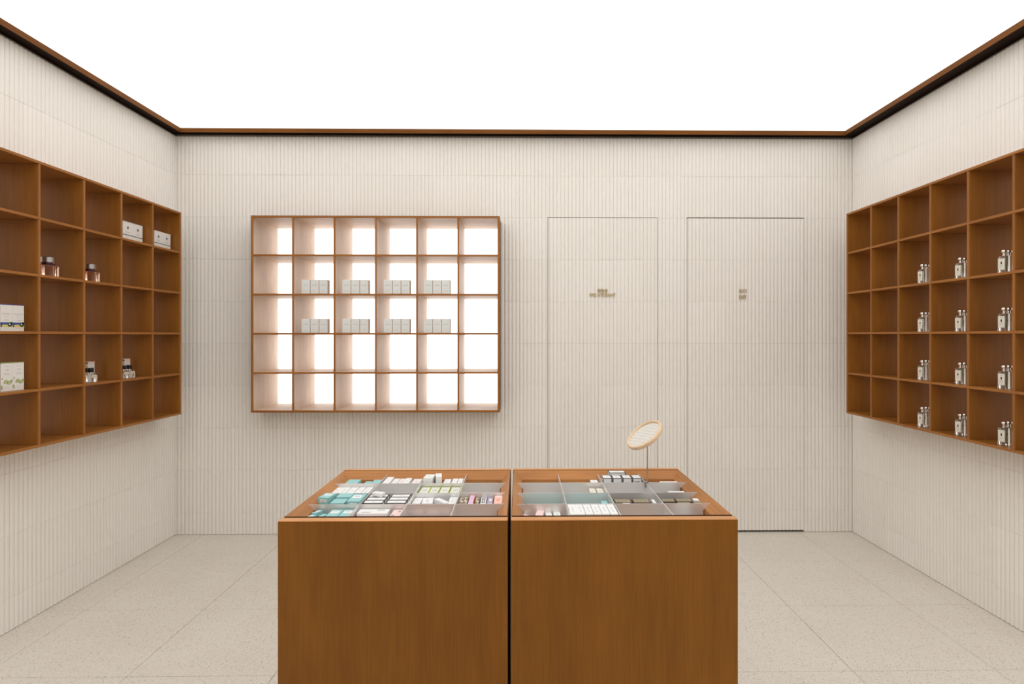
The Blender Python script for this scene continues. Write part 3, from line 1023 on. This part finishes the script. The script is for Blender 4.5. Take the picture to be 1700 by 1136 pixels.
def deco_landscape(t, w_, d_, h_):
    mb = MB()
    fq(mb, -w_ / 2, w_ / 2, h_ * 0.245, h_ * 0.33, 'sky_blue')
    fq(mb, -w_ / 2, w_ / 2, h_ * 0.155, h_ * 0.245, 'sand')
    disc(mb, w_ * 0.28, h_ * 0.25, 0.012, 0.010, 'deep_green', 0.0008)
    disc(mb, w_ * 0.40, h_ * 0.30, 0.0055, 0.006, 'deep_green', 0.0008)
    disc(mb, -w_ * 0.40, h_ * 0.215, 0.006, 0.008, 'deep_green', 0.0008)
    disc(mb, w_ * 0.26, h_ * 0.26, 0.004, 0.0035, 'box_white', 0.0012)
    disc(mb, -w_ * 0.36, h_ * 0.20, 0.003, 0.003, 'box_white', 0.0012)
    link('picture', mb.mesh('picture'), t)['label'] = 'printed strip with blue sea and yellow fruit'
    mb = MB()
    for a, b_, z0, z1 in ((0.08, 0.92, 0.655, 0.667), (0.22, 0.78, 0.615, 0.625), (0.36, 0.62, 0.535, 0.545), (0.40, 0.72, 0.41, 0.43), (0.32, 0.68, 0.11, 0.12)):
        fq(mb, -w_ / 2 + a * w_, -w_ / 2 + b_ * w_, h_ * z0, h_ * z1, 'grey_ink')
    link('print', mb.mesh('print'), t)
    link('lid_edge', MB().box(-w_ / 2, w_ / 2, -0.0003, d_ + 0.0003, h_ - 0.0025, h_ + 0.0002, 'sky_blue').mesh('lid_edge'), t)['label'] = 'blue line round the lid'


def deco_leaves(t, w_, d_, h_):
    mb = MB()
    for cx, cz, rx, rz, r_ in ((-0.10, 0.34, 0.011, 0.0075, 0.5), (0.22, 0.30, 0.013, 0.008, 0.25), (-0.42, 0.15, 0.005, 0.009, 0.2), (-0.38, 0.45, 0.003, 0.005, 0.6), (0.42, 0.36, 0.005, 0.006, 0.6)):
        disc(mb, cx * w_, cz * h_, rx, rz, 'leaf', 0.0005, 14, r_)
        disc(mb, cx * w_, cz * h_, rx * 0.72, rz * 0.62, 'leaf_pale', 0.0009, 14, r_)
    link('picture', mb.mesh('picture'), t)['label'] = 'printed green fruits'
    mb = MB()
    for a, b_, z0, z1 in ((0.40, 0.68, 0.735, 0.757), (0.22, 0.72, 0.62, 0.632), (0.28, 0.78, 0.575, 0.585), (0.30, 0.70, 0.87, 0.878), (0.32, 0.68, 0.13, 0.14)):
        fq(mb, -w_ / 2 + a * w_, -w_ / 2 + b_ * w_, h_ * z0, h_ * z1, 'grey_ink')
    link('print', mb.mesh('print'), t)
    link('lid_edge', MB().box(-w_ / 2, w_ / 2, -0.0003, d_ + 0.0003, h_ - 0.003, h_ + 0.0002, 'leaf').mesh('lid_edge'), t)['label'] = 'green line round the lid'


for yy, wh in ((2.6715, 'left'), (2.7345, 'right')):
    left_box(yy, 3, -2.270, 0.0620, 0.055, 0.119, 'box_white', '%s tall white carton with blue and yellow picture strip, third row, left shelf' % wh, 'tall picture cartons on the left shelf', deco_landscape)
for yy, wh in ((2.6640, 'left'), (2.7255, 'right')):
    left_box(yy, 4, -2.262, 0.0605, 0.055, 0.127, 'box_white', '%s tall white carton with green fruit print, fourth row, left shelf' % wh, 'tall picture cartons on the left shelf', deco_leaves)

# pink perfume bottles
p0 = thing('perfume_bottle', 'x', 'bottle', (0, 0, 0), RL)
link('flask', MB().box(-0.039, 0.039, 0, 0.052, 0, 0.060, 'pink_glass').mesh('flask', 0.0025, True, 2), p0)['label'] = 'clear pink glass flask'
link('collar', MB().lathe([(0.028, 0.0602), (0.029, 0.062), (0.028, 0.0735)], 'plum', 24, (0, 0.026, 0)).mesh('collar', smooth=True), p0)['label'] = 'dark plum collar'
link('cap', MB().lathe([(0.028, 0.0737), (0.029, 0.075), (0.029, 0.098), (0.0275, 0.100)], 'gunmetal', 28, (0, 0.026, 0)).mesh('cap', smooth=True), p0)['label'] = 'pewter cylindrical cap'
st = MB()
disc(st, 0, 0.0695, 0.004, 0.004, 'gold')
st.v = [(x, y - 0.0035, z + 0.0015) for x, y, z in st.v]
link('stud', st.mesh('stud'), p0)['label'] = 'small gold stud'
for i, (yy, cn) in enumerate(((2.974, 'second'), (3.264, 'third'))):
    o = p0 if i == 0 else copy_tree(p0)
    o.location = (-2.300, yy, lz(2))
    tag(o, 'square pink glass perfume bottle with pewter cap, left shelf second row, %s cell in view' % cn, 'bottle', 'pink bottles on the left shelf')

# small black-capped bottles with a carton behind
b0_ = thing('small_bottle', 'x', 'bottle', (0, 0, 0), RL)
link('flask', MB().box(-0.0235, 0.0235, 0, 0.040, 0, 0.045, 'glass').mesh('flask', 0.003, True, 2), b0_)['label'] = 'clear glass flask'
lb = MB()
fq(lb, -0.020, 0.020, 0.024, 0.036, 'label_cream', 0.0006)
lb = link('paper_label', lb.mesh('paper_label'), b0_)
lb['label'] = 'cream label'
pr = MB()
fq(pr, -0.014, 0.014, 0.0285, 0.0305, 'ink', 0.0010)
link('print', pr.mesh('print'), lb)
link('neck', MB().lathe([(0.010, 0.0452), (0.010, 0.051)], 'silver', 16, (0, 0.020, 0)).mesh('neck', smooth=True), b0_)['label'] = 'silver neck'
link('cap', MB().lathe([(0.0145, 0.0512), (0.015, 0.052), (0.015, 0.073), (0.0142, 0.074)], 'black_cap', 20, (0, 0.020, 0)).mesh('cap', smooth=True), b0_)['label'] = 'black cylindrical cap'
spots = [(-2.262, 3.206, 'front black-capped bottle in third cell, fourth row, left shelf'),
         (-2.306, 3.217, 'black-capped bottle half hidden at left in third cell, fourth row, left shelf'),
         (-2.262, 3.521, 'right black-capped bottle of the pair in fourth cell, fourth row, left shelf'),
         (-2.266, 3.4725, 'left black-capped bottle of the pair in fourth cell, fourth row, left shelf')]
for i, (xx, yy, lab) in enumerate(spots):
    o = b0_ if i == 0 else copy_tree(b0_)
    o.location = (xx, yy, lz(4))
    tag(o, lab, 'bottle', 'small black-capped bottles on the left shelf')


def deco_small(t, w_, d_, h_):
    mb = MB()
    disc(mb, 0.004, h_ * 0.62, 0.0075, 0.0085, 'grey_ink')
    disc(mb, 0.004, h_ * 0.62, 0.0045, 0.0050, 'ink', 0.0008)
    link('seal', mb.mesh('seal'), t)['label'] = 'dark round emblem'
    link('lid_edge', MB().box(-w_ / 2, w_ / 2, -0.0003, d_ + 0.0003, h_ - 0.010, h_ - 0.004, 'coral_pale').mesh('lid_edge'), t)['label'] = 'pink line near the lid'


left_box(3.2955, 4, -2.3415, 0.052, 0.040, 0.104, 'box_white', 'small white carton with emblem behind the bottles, third cell, fourth row, left shelf', 'small emblem cartons', deco_small)
left_box(3.596, 4, -2.3415, 0.052, 0.040, 0.108, 'box_white', 'small white carton standing behind two bottles, fourth cell, fourth row, left shelf', 'small emblem cartons', deco_small)

# ------------------------------------------------------------ paired glass bottles on the right shelf
RR = -math.pi / 2
c0 = thing('glass_bottle', 'x', 'bottle', (0, 0, 0), RR)
bw, bd, bh = 0.046, 0.028, 0.080
link('flask', MB().box(-bw / 2, bw / 2, 0, bd, 0, bh, 'glass').mesh('flask', 0.0022, True, 2), c0)['label'] = 'clear glass flask'
lb = MB()
fq(lb, -bw / 2 + 0.004, bw / 2 - 0.004, 0.016, bh - 0.012, 'label_cream', 0.0006)
lb = link('paper_label', lb.mesh('paper_label'), c0)
lb['label'] = 'cream label with small black square'
mk = MB()
fq(mk, -0.0035, 0.0035, 0.042, 0.0535, 'ink', 0.0010)
fq(mk, -0.010, 0.010, 0.0345, 0.0360, 'grey_ink', 0.0010)
fq(mk, -0.007, 0.007, 0.0300, 0.0310, 'grey_ink', 0.0010)
fq(mk, -0.009, 0.009, 0.0600, 0.0612, 'grey_ink', 0.0010)
link('mark', mk.mesh('mark'), lb)['label'] = 'small black square and print'
link('neck', MB().lathe([(0.0095, 0.0802), (0.0095, 0.083), (0.0068, 0.0835), (0.0068, 0.094)], 'silver', 18, (0, bd / 2, 0)).mesh('neck', smooth=True), c0)['label'] = 'silver neck'
link('cap', MB().lathe([(0.0070, 0.0942), (0.0110, 0.0960), (0.0127, 0.0995), (0.0127, 0.1030), (0.0108, 0.1065), (0.0065, 0.1085), (0.0015, 0.1092)], 'silver', 20, (0, bd / 2, 0)).mesh('cap', smooth=True), c0)['label'] = 'silver mushroom cap'
first = True
for row, rn in ((2, 'second'), (3, 'third'), (4, 'fourth'), (5, 'bottom')):
    for yc, cn in ((3.275, 'third'), (2.990, 'fourth'), (2.718, 'fifth')):
        for dx, dy, wh in ((0.0, 0.0, 'front'), (0.0290, 0.010, 'rear')):
            o = c0 if first else copy_tree(c0)
            first = False
            o.location = (2.222 + dx, yc + dy, RZ[5 - row] + (BT if row == 5 else BT / 2) + 0.0004)
            tag(o, '%s silver-capped glass bottle, %s row, %s column from corner, right shelf' % (wh, rn, cn), 'bottle', 'paired glass bottles on the right shelf')
